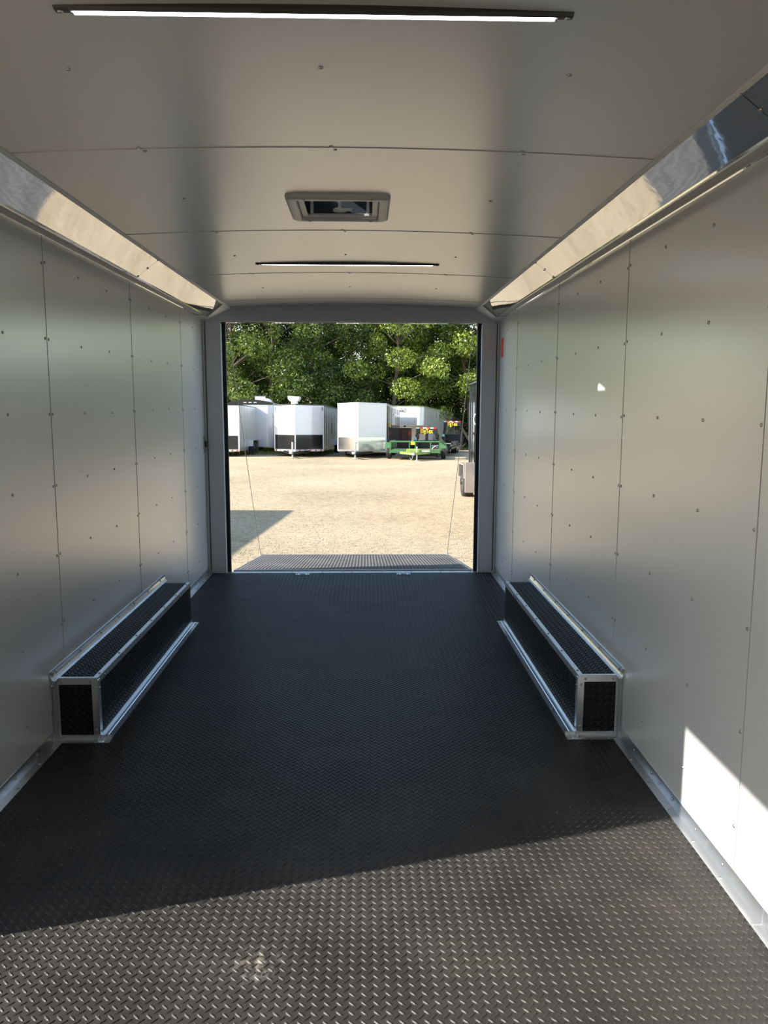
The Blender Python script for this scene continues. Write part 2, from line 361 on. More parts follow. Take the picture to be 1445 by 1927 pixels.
# baseboards: bent aluminium angle with screws
def baseboard(side):
    s = -1 if side == 'left' else 1; X = XL if s < 0 else XR
    r = None
    segs = [(1.97 if s < 0 else FY + .02, 3.272), (5.096, D - .035)]
    if s < 0: segs.insert(0, (FY + .02, DY0 - .01))
    prof = [(X, 0.0015), (X - s * .036, .0015), (X - s * .036, .0035), (X - s * .004, .0045), (X - s * .0024, .052), (X, .052)]
    m = MB()
    for a, b in segs: m.prism(prof, a, b, 'y')
    r = struct(m.build('baseboard_' + side, M['alu']))
    # short joint plates where the lengths meet
    for y in (1.98, ):
        MB().prism([(X, .0035), (X - s * .038, .0035), (X - s * .038, .006), (X - s * .006, .007), (X - s * .0045, .054), (X, .054)], y + .02, y + .09, 'y').build('joint_plate', M['alu'], r)
    y = 2.22
    while y < D - .1:
        if not (3.25 < y < 5.12):
            screw(r, (X - s * .024, y, .0035), (0, 0, 0)); screw(r, (X - s * .004, y + .03, .030), (0, -s * PI / 2, 0))
        y += .203
    for y in (3.24, 3.20): screw(r, (X - s * .024, y, .0035), (0, 0, 0))
    return r
baseboard('left'); baseboard('right')

# ceiling: crowned panels and the roof above
CL, CR = XL + .222, XR - .188; CW = CR - CL; CM = (CL + CR) / 2
def cz(x): return ZE + (2.232 - ZE) * (1 - ((x - CM) / (CW / 2)) ** 2)
VX0, VX1, VY0, VY1 = -.262, .062, 3.200, 3.526          # vent opening
xs = sorted(set([CL + CW * i / 16 for i in range(17)] + [VX0, VX1]))
def sheet(m, y0, y1, zf, th, hole=True):
    ys = sorted(set([y0, y1] + [v for v in (VY0, VY1) if y0 < v < y1]))
    for a, b in zip(ys[:-1], ys[1:]):
        for p, q in zip(xs[:-1], xs[1:]):
            if hole and a >= VY0 - 1e-6 and b <= VY1 + 1e-6 and p >= VX0 - 1e-6 and q <= VX1 + 1e-6: continue
            m.add([(p, a, zf(p)), (q, a, zf(q)), (q, b, zf(q)), (p, b, zf(p)), (p, a, zf(p) + th), (q, a, zf(q) + th), (q, b, zf(q) + th), (p, b, zf(p) + th)],
                  [(0, 3, 2, 1), (4, 5, 6, 7), (0, 1, 5, 4), (2, 3, 7, 6), (0, 4, 7, 3), (1, 2, 6, 5)])
m = MB(); sheet(m, FY, D, lambda x: cz(x) + .008, .11)
m.box(XL - .05, CL + .002, FY - .04, D, 2.23, 2.36).box(CR - .002, XR + .05, FY - .04, D, 2.23, 2.36)
ceiling = struct(m.build('ceiling', M['backing']))
cs = [-.99, .21, 1.41, 2.61, 3.81, 5.01, 6.21]
ed = [FY] + cs + [D - .02]
for k in range(len(ed) - 1):
    m = MB(); sheet(m, ed[k] + .0015, ed[k + 1] - .0015, cz, .006)
    po = m.build('ceiling_panel', M['ceil'], ceiling)
    if k:
        st = MB(); xx = [CL + CW * i / 20 for i in range(21)]
        for p, q in zip(xx[:-1], xx[1:]):
            st.add([(p, ed[k] - .009, cz(p) - .0022), (q, ed[k] - .009, cz(q) - .0022), (q, ed[k] - .0017, cz(q) - .0022), (p, ed[k] - .0017, cz(p) - .0022),
                    (p, ed[k] - .009, cz(p)), (q, ed[k] - .009, cz(q)), (q, ed[k] - .0017, cz(q)), (p, ed[k] - .0017, cz(p))],
                   [(0, 3, 2, 1), (0, 1, 5, 4), (2, 3, 7, 6)])
        st.build('seam_strip', M['ceil'], ceiling)
        if ed[k] > 2:
            for x in (-.700, -.105, .490):
                screw(po, (x, ed[k] - .016, cz(x)), (PI, 0, 0)); screw(po, (x + .012, ed[k] + .014, cz(x)), (PI, 0, 0))
    mid = (ed[k] + ed[k + 1]) / 2
    if 1.2 < mid < D - .4:
        for x in (-.700, -.105, .490):
            if 3 < mid < 3.6 and x == -.105: continue
            screw(po, (x, mid, cz(x)), (PI, 0, 0))

# polished cove between wall and ceiling, with its channels
def cove(side):
    s = -1 if side == 'left' else 1; X = XL if s < 0 else XR
    IN, (LB, LZ) = (.222, (.100, 2.110)) if s < 0 else (.188, (.077, 2.119))
    lip = [(X - s * LB, LZ), (X - s * IN, ZE - .0005)]
    joints = [FY, -.35, 2.05, 4.43, 6.33]
    root = None
    for a, b in zip(joints[:-1], joints[1:]):
        m = MB(); n = 24; rows = []
        for j in range(n + 1):
            t = j / n; x = lip[0][0] * (1 - t) + lip[1][0] * t; z = lip[0][1] * (1 - t) + lip[1][1] * t
            bow = math.sin(PI * t) * .0015; rows.append((x, z + bow))
        L = int((b - a) / .06); vs = []; fs = []
        for i in range(L + 1):
            y = a + .0015 + (b - a - .003) * i / L
            for (x, z) in rows:
                e = .0007 * math.sin(y * 2.9 + x * 7) + .0004 * math.sin(y * 7.3 + z * 20 + 1.3 * s)
                vs.append((x, y, z + e))
        for i in range(L):
            for j in range(n): fs.append((i * (n + 1) + j, i * (n + 1) + j + 1, (i + 1) * (n + 1) + j + 1, (i + 1) * (n + 1) + j))
        nn = len(vs); vs += [(x, y, z + .003) for x, y, z in vs]
        fs += [tuple(q + nn for q in f)[::-1] for f in fs]
        m.add(vs, fs)
        nm = 'trim_2' if s < 0 else 'trim_3'
        o = m.build(nm if root is None else 'cove_panel', M['mirror'], root, smooth=True)
        if root is None: root = struct(o)
    MB().prism([(X, ZC - .004), (X - s * .010, ZC - .004), (X - s * .012, ZC - .002), (X - s * (LB - .006), LZ - .004), (X - s * LB, LZ + .010), (X, ZC + .010)], FY, 6.50, 'y').build('cove_channel', M['cast'], root)
    MB().prism([(X - s * (LB - .007), LZ - .007), (X - s * (LB + .001), LZ - .006), (X - s * (LB + .003), LZ), (X - s * LB, LZ + .001)], FY, 6.50, 'y').build('channel_lip', M['mirror'], root)
    MB().prism([(X - s * .001, ZC - .009), (X - s * .008, ZC - .009), (X - s * .010, ZC - .0045), (X - s * .001, ZC - .0045)], FY, 6.55, 'y').build('wall_bead', M['mirror'], root)
    MB().prism([(X - s * (IN - .006), ZE - .007), (X - s * (IN + .010), ZE - .002), (X - s * (IN + .010), ZE + .002), (X - s * (IN - .008), ZE - .003)], FY, 6.50, 'y').build('cove_edge_strip', M['jamb'], root)
    for y in (2.05, 4.43):
        for t in (.06, .5, .95):
            x = lip[0][0] * (1 - t) + lip[1][0] * t; z = lip[0][1] * (1 - t) + lip[1][1] * t
            screw(root, (x, y - .006, z - .001), (PI, s * .5, 0))
    # cast corner piece
    y0, y1 = 6.34, 6.61
    p = [(X, ZC - .012), (X - s * (LB + .006), LZ - .008), (X - s * (IN + .008), ZE - .004), (X - s * (IN + .008), 2.27), (X, 2.27)]
    q = [(X, ZC - .020), (X - s * .05, 2.108), (X - s * (IN + .02), ZE - .006), (X - s * (IN + .02), 2.27), (X, 2.27)]
    MB().add([(x, y0, z) for x, z in p] + [(x, y1, z) for x, z in q], [(0, 1, 2, 3, 4), (9, 8, 7, 6, 5)] + [(i, (i + 1) % 5, 5 + (i + 1) % 5, 5 + i) for i in range(5)]).build('corner_casting', M['jamb'], root)
    return root
cove('left'); cove('right')

# rear frame
OX0, OX1, OZ = -1.178, .962, 2.094
m = MB()
m.box(XL + .0, XR - .0, D - .045, D + .05, OZ, 2.215)
m.add([(XL, D - .045, 2.215), (XR, D - .045, 2.215), (XR, D + .05, 2.215), (XL, D + .05, 2.215), (XL, D - .045, 2.28), (XR, D - .045, 2.28), (XR, D + .05, 2.36), (XL, D + .05, 2.36)],
      [(0, 1, 5, 4), (2, 3, 7, 6), (0, 4, 7, 3), (1, 2, 6, 5), (4, 5, 6, 7)])
hd = struct(m.build('trim_4', M['cast'], bevel=.003))
B(OX0, OX1, D - .03, D + .045, OZ - .006, OZ - .0005).build('bottom_plate', M['mirror'], hd)
for nm, s, X, ox in (('trim_5', -1, XL, OX0), ('trim_6', 1, XR, OX1)):
    a, b = sorted((X + s * .045, ox))
    j = struct(B(a, b, D - .03, D + .05, -.09, OZ).build(nm, M['jamb'], bevel=.004))
    a, b = sorted((X - s * .001, X - s * .016)); B(a, b, D - .040, D - .0305, .05, OZ).build('edge_strip', M['jamb'], j, bevel=.002)
    a, b = sorted((X - s * .020, X - s * .026)); B(a, b, D - .034, D - .0295, .02, OZ).build('dark_joint', M['backing'], j)
    a, b = sorted((ox, ox - s * .030)); B(a, b, D + .02, D + .055, -.02, OZ - .001).build('rubber_seal', M['black'], j, bevel=.006)
    B(min(ox + s * .02, ox - s * .035), max(ox + s * .02, ox - s * .035), D - .02, D + .05, OZ - .014, OZ - .0065).build('seal_corner', M['black'], j, bevel=.004)
# small latch striker on the left jamb
lt = thing('door_latch', 'small grey latch plate at the joint of left wall and rear frame', 'latch', (XL + .002, D - .08, 1.10))
B(0, .005, -.02, .02, -.07, .07).build('plate', M['screw'], lt, bevel=.001)
B(.005, .022, -.012, .012, -.025, .025).build('bolt', M['darkplastic'], lt, bevel=.002)
# threshold
th = MB().box(XL + .04, XR - .04, D - .03, D + .02, -.06, .0035)
th = struct(th.build('trim_7', M['alu'], bevel=.001))
for i in range(9): screw(th, (XL + .2 + i * .254, D - .008, .0035), (0, 0, 0))

# recessed tie-down plates
def tie_down(x, label):
    t = thing('floor_hinge_plate', label, 'tie-down plate', (x, 6.565, .0015))
    B(-.058, .058, -.026, .026, 0, .004).build('plate', M['alu'], t, bevel=.0015)
    g = MB(); pts = [(.022 * math.cos(a) , .016 * math.sin(a), .007) for a in [PI * i / 8 for i in range(17)]]
    g.path(pts, .003); g.build('ring', M['galv'], t, smooth=True)
    B(-.026, .026, -.004, .004, .004, .009).build('ring_bar', M['galv'], t)
    for sx in (-1, 1):
        for sy in (-1, 1): screw(t, (sx * .045, sy * .016, .004), (0, 0, 0))
tie_down(-.53, 'bright metal tie-down plate in black floor, the left one near the ramp')
tie_down(.325, 'bright metal tie-down plate in black floor, the right one near the ramp')

# wheel boxes
def wheel_box(s, label):
    X = XL if s < 0 else XR
    t = thing('wheel_box', label, 'wheel box', (X, 3.277, 0))
    W, L, H = .183, 1.815, .271
    X0, X1 = sorted((-s * .001, -s * W))
    def S(v): return sorted(v)
    # tread clad faces
    P, F4, F6 = tread(.01, W - .006, .01, L - .01)
    top = P.copy(); top[:, 0] = -s * P[:, 0]; top[:, 2] = H + P[:, 2]
    tread_obj('top_cover', M['rubberbox'], t, top, F4, F6, B(X0, X1, 0, L, H - .012, H))
    P, F4, F6 = tread(.01, L - .01, .012, H - .012)
    sd = np.stack([-s * (W + P[:, 2]), P[:, 0], P[:, 1]], 1); a, b = S((-s * (W - .012), -s * W))
    tread_obj('side_cover', M['rubberbox'], t, sd, F4, F6, B(a, b, .0, L, .0, H - .0122))
    P, F4, F6 = tread(.012, W - .012, .012, H - .012)
    fr = np.stack([-s * P[:, 0], -P[:, 2], P[:, 1]], 1); a, b = S((-s * .001, -s * (W - .0122)))
    tread_obj('end_cover', M['rubberbox'], t, fr, F4, F6, B(a, b, 0, .012, 0, H - .0122))
    B(a, b, L - .012, L, 0, H - .0122).build('back_cover', M['rubberbox'], t)
    # aluminium angles
    a, b = S((-s * (W - .020), -s * (W + .0035)))
    e = MB(); e.box(a, b, -.0035, L, H + .0015, H + .004); a2, b2 = S((-s * (W + .0015), -s * (W + .004))); e.box(a2, b2, -.0035, L, H - .022, H + .004)
    o = e.build('top_edge_trim', M['alu'], t)
    for i in range(7):
        y = .06 + i * .28; screw(o, (-s * (W - .009), y, H + .004), (0, 0, 0)); screw(o, (-s * (W + .004), y + .03, H - .011), (0, -s * PI / 2, 0))
    e = MB(); a, b = S((-s * .012, -s * (W + .004))); e.box(a, b, -.0060, -.0035, H - .024, H + .004); e.box(a, b, -.0035, .010, H + .0042, H + .0055)
    o = e.build('end_top_trim', M['alu'], t)
    for x in (.035, W - .028): screw(o, (-s * x, -.0060, H - .011), (PI / 2, 0, 0))
    e = MB(); a, b = S((-s * (W - .022), -s * (W + .004))); e.box(a, b, -.0085, -.0061, .012, H - .002); a, b = S((-s * (W + .0042), -s * (W + .0065))); e.box(a, b, -.0085, .020, .012, H - .005)
    o = e.build('end_corner_trim', M['alu'], t)
    for z in (.045, H - .035): screw(o, (-s * (W - .010), -.0085, z), (PI / 2, 0, 0)); screw(o, (-s * (W + .0065), .009, z - .01), (0, -s * PI / 2, 0))
    # grooved trim up the wall
    e = MB(); e.prism([(-s * .001, H + .048), (-s * .005, H + .046), (-s * .003, H + .030), (-s * .006, H + .018), (-s * .010, H + .008), (-s * .022, H + .0045), (-s * .022, H + .002), (-s * .001, H + .002)], -.045, L + .06, 'y')
    o = e.build('wall_trim', M['alu'], t)
    for i in range(7): screw(o, (-s * .005, .02 + i * .29, H + .026), (0, -s * PI / 2, 0))
    e = MB(); a, b = S((-s * .001, -s * .022)); e.box(a, b, -.0085, -.0061, .002, H + .003); a, b = S((-s * .001, -s * .005)); e.box(a, b, -.048, -.0085, .002, H + .046); 
    e.box(min(-s * .001, -s * .009), max(-s * .001, -s * .009), -.024, -.018, .002, H + .040)
    o = e.build('wall_corner_trim', M['alu'], t)
    for z in (.03, H - .02): screw(o, (-s * .005, -.033, z), (0, -s * PI / 2, 0))
    # bottom flanges
    e = MB(); e.prism([(-s * (W + .001), .002), (-s * (W + .050), .002), (-s * (W + .050), .0045), (-s * (W + .028), .005), (-s * (W + .025), .007), (-s * (W + .022), .005), (-s * (W + .006), .006), (-s * (W + .0035), .020), (-s * (W + .001), .020)], -.045, L + .003, 'y')
    o = e.build('floor_trim', M['alu'], t)
    for i in range(7): screw(o, (-s * (W + .036), .0 + i * .295, .0050), (0, 0, 0))
    e = MB(); e.prism([(-.0005, .0015), (-.047, .0015), (-.047, .0040), (-.026, .0045), (-.023, .0065), (-.020, .0045), (-.004, .0055), (-.0025, .020), (-.0005, .020)], *sorted((-s * .006, -s * (W + .052))), 'x')
    o = e.build('end_floor_trim', M['alu'], t)
    for x in (.05, W - .01): screw(o, (-s * x, -.035, .0045), (0, 0, 0))
    return t
wheel_box(-1, 'black tread clad wheel box with aluminium edges against the left wall')
wheel_box(1, 'black tread clad wheel box with aluminium edges against the right wall')

# roof vent
vt = thing('roof_vent', 'square grey plastic roof vent with crank arm in the ceiling', 'roof vent', (XM + .005, 3.363, cz(XM)))
def ring(m, x0, x1, y0, y1, ix0, ix1, iy0, iy1, z0, z1):
    m.box(x0, ix0, y0, y1, z0, z1).box(ix1, x1, y0, y1, z0, z1).box(ix0, ix1, y0, iy0, z0, z1).box(ix0, ix1, iy1, y1, z0, z1)
hx = .2
def rrect(a, r, n=5):
    return [(sx * (a - r) + r * math.cos(t), sy * (a - r) + r * math.sin(t)) for sx, sy, t0 in ((1, 1, 0), (-1, 1, PI / 2), (-1, -1, PI), (1, -1, 1.5 * PI)) for t in [t0 + PI / 2 * i / n for i in range(n + 1)]]
m = MB(); oo, ii = rrect(.205, .03), rrect(.160, .012); n = len(oo)
lay = [(rrect(.205, .03), .004), (rrect(.203, .03), -.010), (rrect(.194, .028), -.016), (rrect(.166, .014), -.018), (rrect(.160, .012), -.014), (rrect(.160, .012), .012)]
vsn = [(x, y, z) for l, z in lay for x, y in l]
m.add(vsn, [(k * n + i, k * n + (i + 1) % n, (k + 1) * n + (i + 1) % n, (k + 1) * n + i) for k in range(len(lay) - 1) for i in range(n)])
m.build('flange', M['ventframe'], vt, smooth=True)
m = MB(); ring(m, -.1615, .1615, -.1615, .1615, -.1575, .1575, -.1575, .1575, .012, .145); m.build('throat', M['ventdark'], vt)
m = MB()
m.box(-.157, .157, -.157, -.153, -.010, .03).box(-.157, .157, .120, .156, -.008, .001)
m.box(-.157, -.135, -.15, .12, -.008, .0).box(.135, .157, -.15, .12, -.008, .0)
m.build('inner_lip', M['ventframe'], vt, bevel=.001)
for sx in (-1, 1):
    B(sx * .118 - .006, sx * .118 + .006, .100, .118, .0, .10).build('side_post', M['lidwhite'], vt, bevel=.002)
m = MB(); m.tube((0, .10, .012), (0, .10, .12), .008).tube((0, .10, .012), (.05, .06, .004), .006); m.build('crank_arm', M['lidwhite'], vt)
MB().lathe([(.003, 0), (.028, .002), (.030, .009), (.02, .014)], (0, .10, .004), 'z', 20).build('crank_knob', M['lidwhite'], vt)
for sx in (-1, 1):
    for sy in (-1, 1): screw(vt, (sx * .13, sy * .183, -.016), (PI, 0, 0))
# raised lid above the roof, hinged on the side nearer the camera
lid = MB(); lid.box(-.20, .20, -.20, .20, 0, .012); lid.box(-.20, -.19, -.2, .2, -.03, 0).box(.19, .2, -.2, .2, -.03, 0).box(-.19, .19, -.2, -.19, -.03, 0).box(-.19, .19, .19, .2, -.03, 0)
lo = lid.build('lid', M['lidwhite'], vt); lo.location = (0.0, 0.0, .228); lo.rotation_euler = (math.radians(15), 0, 0)

# led strips
def led(y, label):
    x0, x1 = -.622, .424; t = thing('light_strip', label, 'strip light', (-.099, y, cz(XM) - .001))
    hw = (x1 - x0) / 2
    m = MB(); m.prism([(-0.0144, 0.0000), (-0.0132, -0.0070), (-0.0060, -0.0132), (-.0045, -.0132), (-.0045, -.0100), (.0135, -.0100), (0.0135, -0.0128), (0.0150, -0.0118), (0.0150, 0.0000)], -hw + .03, hw - .03, 'x')
    m.build('housing', M['darkplastic'], t)
    m = MB(); m.prism([(-0.0044, -0.0102), (-0.0044, -0.0122), (0.0134, -0.0122), (0.0134, -0.0102)], -hw + .036, hw - .036, 'x')
    m.build('lens', M['led'], t)
    for s in (-1, 1):
        a, b = sorted((s * (hw - .033), s * hw)); e = MB(); e.prism([(-0.0150, 0.0000), (-0.0144, -0.0066), (-0.0060, -0.0120), (0.0084, -0.0120), (0.0150, -0.0060), (0.0150, 0.0000)], a, b, 'x')
        o = e.build('end_cap', M['darkplastic'], t, bevel=.003); screw(o, (s * (hw - .012), .0, -.012), (PI, 0, 0))
led(1.722, 'long lit LED strip with dark housing on the ceiling, nearest the camera')
led(4.66, 'long thin lit LED strip on the ceiling beyond the roof vent')
led(-.9, 'long lit LED strip added unseen on the ceiling behind the camera as fill light')  # unseen extra strip, added to lift the interior brightness

# red sticker
st = thing('safety_sticker', 'red rectangular sticker high on the right wall near the rear frame', 'sticker', (XR - .0012, 6.485, 1.885))
B(-.0006, .0006, -.052, .052, -.078, .078).build('label_sheet', M['red'], st)
for k, (z, w) in enumerate(((.060, .07), (-.045, .07), (-.062, .05))): B(-.0009, -.0007, -w / 2, w / 2, z - .003, z + .003).build('print_line', M['redprint'], st)

# ================================================================== ramp and cables
def gz(y): return -.27 if y < 9 else -.27 - .0245 * (y - 9)
ang = math.atan2(-.235, 1.93)
rp = thing('rear_ramp', 'lowered rear ramp door covered in black tread rubber, resting on gravel', 'ramp', (0, 6.71, .004), (ang, 0, 0))
RX0, RX1, RL = -1.135, .925, 1.94
P, F4, F6 = tread(RX0 + .02, RX1 - .02, .045, RL - .03, h=.0022, wd=.0038)
tread_obj('ramp_surface', M['rubberramp'], rp, P, F4, F6, B(RX0 + .012, RX1 - .012, .03, RL - .012, -.03, 0))
B(RX0, RX1, 0, .030, -.035, .006).build('hinge_bar', M['galv'], rp, bevel=.004)
B(RX0, RX0 + .0118, .03, RL, -.035, .003).build('side_rail', M['alu'], rp); B(RX1 - .0118, RX1, .03, RL, -.035, .003).build('side_rail', M['alu'], rp)
B(RX0 + .012, RX1 - .012, RL - .0118, RL, -.035, .003).build('end_rail', M['alu'], rp)
B(RX0 + .01, RX1 - .01, .02, RL - .01, -.045, -.031).build('underside_panel', M['shell'], rp)
zf = .004 + RL * math.sin(ang)
for s, x0, x1, l in ((-1, -1.155, OX0 + .045, 'thin steel cable hanging down to the left corner of the ramp'), (1, .91, OX1 - .06, 'thin steel cable hanging down to the right corner of the ramp')):
    a = Vector((x1, D + .06, OZ - .02)); b = Vector((x0, 8.60, zf + .035))
    pts = [tuple(a.lerp(b, t) - Vector((0, 0, .05 * math.sin(PI * t)))) for t in [i / 14 for i in range(15)]]
    t = thing('ramp_cable', l, 'cable', (0, 0, 0)); MB().path(pts, .0028, 6).build('cable', M['cable'], t)
    MB().tube(b, b - Vector((0, .0, .05)), .012, n=8).build('end_fitting', M['galv'], t)

# ================================================================== yard
m = MB()
gy = [-30, -8, 0, 6, 7.5, 9] + [9 + 3 * i for i in range(1, 20)]
gx = [-60, -30, -15, -8, -4, 0, 4, 8, 15, 30, 60]
vs = [(x, y, gz(y)) for y in gy for x in gx]; nx = len(gx)
m.add(vs, [(j * nx + i, j * nx + i + 1, (j + 1) * nx + i + 1, (j + 1) * nx + i) for j in range(len(gy) - 1) for i in range(nx - 1)])
ground = struct(m.build('ground', M['gravel']))
bm = bmesh.new(); bm.from_mesh(ground.data); 
for f in bm.faces:
    if f.normal.z < 0: f.normal_flip()
bm.to_mesh(ground.data); bm.free()

# loose pebbles
def pebbles():
    n = 16000
    y = 8.4 + (RNG.random(n) ** 1.6) * 20; x = -0.11 + (RNG.random(n) - .5) * (2.6 + (y - 8) * .42)
    keep = ~((x > -1.18) & (x < .97) & (y < 8.68)); x = x[keep]; y = y[keep]; n = len(x)
    r = .004 + RNG.random(n) ** 3 * .010
    base = np.array([(1, 0, 0), (0, 1, 0), (-1, 0, 0), (0, -1, 0), (0, 0, .6), (0, 0, -.4)])
    th = RNG.random(n) * 6.28; sc = .6 + RNG.random((n, 1)) * .8
    bx = base[None, :, 0] * np.cos(th)[:, None] - base[None, :, 1] * np.sin(th)[:, None] * sc
    by = base[None, :, 0] * np.sin(th)[:, None] + base[None, :, 1] * np.cos(th)[:, None] * sc
    gzv = np.where(y < 9, -.27, -.27 - .0245 * (y - 9))
    P = np.stack([x[:, None] + bx * r[:, None], y[:, None] + by * r[:, None], gzv[:, None] + (base[None, :, 2] + .25) * r[:, None]], 2).reshape(-1, 3)
    f = np.array([(0, 1, 4), (1, 2, 4), (2, 3, 4), (3, 0, 4), (1, 0, 5), (2, 1, 5), (3, 2, 5), (0, 3, 5)])
    F = (f[None] + (np.arange(n) * 6)[:, None, None]).reshape(-1, 3)
    me = bpy.data.meshes.new('pebbles'); me.from_pydata(P.tolist(), [], F.tolist()); me.materials.append(M['pebble'])
    o = bpy.data.objects.new('loose_pebbles', me); C.objects.link(o); o['kind'] = 'stuff'
    tag(o, 'small loose limestone pebbles strewn over the gravel yard', 'pebbles')
pebbles()

# grass strip under the far trailers
def grass(x0, x1, y0, y1, n, label):
    x = x0 + RNG.random(n) * (x1 - x0); y = y0 + RNG.random(n) * (y1 - y0); h = .05 + RNG.random(n) * .13; a = RNG.random(n) * 3.14; w = .015
    g = np.array([gz(v) for v in y])
    dx = np.cos(a) * w; dy = np.sin(a) * w; lx = (RNG.random(n) - .5) * .08
    P = np.stack([np.stack([x - dx, y - dy, g], 1), np.stack([x + dx, y + dy, g], 1), np.stack([x + lx, y, g + h], 1)], 1).reshape(-1, 3)
    F = np.arange(n * 3).reshape(-1, 3)
    me = bpy.data.meshes.new('grass'); me.from_pydata(P.tolist(), [], F.tolist()); me.materials.append(M['grass'])
    o = bpy.data.objects.new('grass_patch', me); C.objects.link(o); o['kind'] = 'stuff'; tag(o, label, 'grass')
grass(-14, -1.5, 36.0, 42, 9000, 'rough green and dry grass beneath and behind the left trailers')
grass(-1.5, 12, 42.0, 50, 5000, 'rough grass along the tree line behind the long white trailer')

# ------------------------------------------------------------------ parked trailers
def wheel(parent, x, y, r=.33, w=.2, hub='hub', side=1):
    o = MB().lathe([(r * .55, -w / 2), (r * .93, -w / 2), (r, -w / 2 + .04), (r, w / 2 - .04), (r * .93, w / 2), (r * .55, w / 2)], (x, y, r), 'x', 28).build('wheel', M['tire'], parent, smooth=False)
    MB().lathe([(r * .55, -.02), (r * .52, .03), (r * .2, .045), (r * .18, .07)] if side > 0 else [(r * .18, -.07), (r * .2, -.045), (r * .52, -.03), (r * .55, .02)], (x + side * (w / 2 - .03), y, r), 'x', 20).build('hub', M[hub], o)
    return o
def enclosed(name, label, loc, yaw, pitch, W, L, H, zf, nose, nd, front, side, guard=None, gh=.55, axles=(2.2,), fender='twhite', hub='hub', roof='galv', dark_cap=False, strip=False, logo=False, ribs=True, tongue=True, wside=0.0, raise_nose=0.0, seam=.62):
    t = thing(name, label, 'trailer', loc, (-pitch, 0, -yaw))
    h = W / 2
    if nose == 'v': fp = [(-h, 0), (0, -nd), (h, 0)]
    elif nose == 'round':
        r = .32; fp = [(-h + r - r * math.cos(a), nd * 0 - r * math.sin(a) + r * 0) for a in [PI / 2 * i / 6 for i in range(7)]]
        fp = [(x, y) for x, y in fp] + [(-x, y) for x, y in fp[::-1]]
    else: fp = [(-h, 0), (h, 0)]
    back = [(h, L), (-h, L)]
    body = MB()
    if raise_nose:
        body.prism(fp + [(h, 2.4), (-h, 2.4)], zf + raise_nose, H, 'z'); body.prism([(-h, 2.4), (h, 2.4)] + back, zf, H, 'z')
    else: body.prism(fp + back, zf, H, 'z')
    bo = body.build('body', M[front], t, bevel=.012)
    z0 = zf + raise_nose
    # roof edge
    off = .018
    top = [(x * (1 + off / h), y - off if y <= 0 else y) for x, y in fp] + [(h + off, L + .01), (-h - off, L + .01)]
    if dark_cap:
        n = 12
        def arch(m, ya, yb, zb, hh):
            for i in range(n):
                a0, a1 = -1 + 2 * i / n, -1 + 2 * (i + 1) / n; q = lambda a: H + .03 + .15 * (1 - abs(a) ** 2.5)
                m.add([(a0 * hh, ya, zb), (a1 * hh, ya, zb), (a1 * hh, yb, zb), (a0 * hh, yb, zb), (a0 * hh, ya, q(a0)), (a1 * hh, ya, q(a1)), (a1 * hh, yb, q(a1)), (a0 * hh, yb, q(a0))],
                      [(0, 3, 2, 1), (4, 5, 6, 7), (0, 1, 5, 4), (2, 3, 7, 6), (0, 4, 7, 3), (1, 2, 6, 5)])
            return m
        arch(MB(), -.335, .25, H - .06, h * .98).build('nose_cap', M['stone'], t)
        arch(MB(), .25, L, H - .01, h).build('roof', M['twhite'], t)
        for k in (-1, 0, 1): B(k * .24 - .07, k * .24 + .07, -.350, -.33, H + .03, H + .06).build('marker_light', M['white'], t)
    else:
        MB().prism(top, H - .01, H + .035, 'z').build('roof_edge', M[roof], t, bevel=.006)
    # side skins with vertical laps
    for s in (-1, 1):
        y0 = .03; m = MB(); a, b = sorted((s * (h + .001), s * (h + .006)))
        if raise_nose: m.box(a, b, y0, 2.4, z0 + .04, H - .05); m.box(a, b, 2.4, L - .02, zf + .04, H - .05)
        else: m.box(a, b, y0, L - .02, zf + .06, H - .06)
        if ribs:
            y = y0 + .02
            while y < L - .05:
                a2, b2 = sorted((s * (h + .006), s * (h + .016))); m.box(a2, b2, y, y + .02, (z0 if y < 2.4 else zf) + .06, H - .07); y += seam
        m.build('side_skin', M[side], t)
    MB().box(-h - .008, h + .008, 0.0 if nose == 'flat' else .02, L, zf - .05, zf + (.05 if not raise_nose else .0)).build('lower_rail', M['galv' if not raise_nose else 'steelblack'], t) if not raise_nose else MB().box(-h - .008, h + .008, 2.4, L, zf - .05, zf).build('lower_rail', M['steelblack'], t)
    if guard:
        g = MB()
        if nose == 'v':
            for s in (-1, 1):
                d = Vector((s * h, nd, 0)).normalized(); nrm = Vector((s * nd, -h, 0)).normalized() * .008
                p0 = Vector((0, -nd, 0)); p1 = Vector((s * (h - .04), -nd + nd * (h - .04) / h, 0))
                q = [p0 + nrm * .2, p1 + nrm * .2, p1 + nrm, p0 + nrm]
                g.prism([(v.x, v.y) for v in q], z0 + .02, z0 + gh, 'z')
        else:
            yy = -.332 if nose == 'round' else -.010
            g.box(-h + .05 + (.28 if nose == 'round' else 0), h - .05 - (.28 if nose == 'round' else 0), yy, yy + .012, z0 + .02, z0 + gh)
        g.build('stone_guard', M[guard], t)
    # bright corner posts
    for s in (-1, 1):
        if nose != 'round': B(*sorted((s * (h - .03), s * (h + .012))), -.012 if nose == 'flat' else -.002, .04, z0, H - .01).build('corner_trim', M['twhite'], t, bevel=.006)
    if nose == 'v': MB().tube((0, -nd - .004, z0), (0, -nd - .004, H), .022, n=10).build('nose_trim', M['twhite'], t)
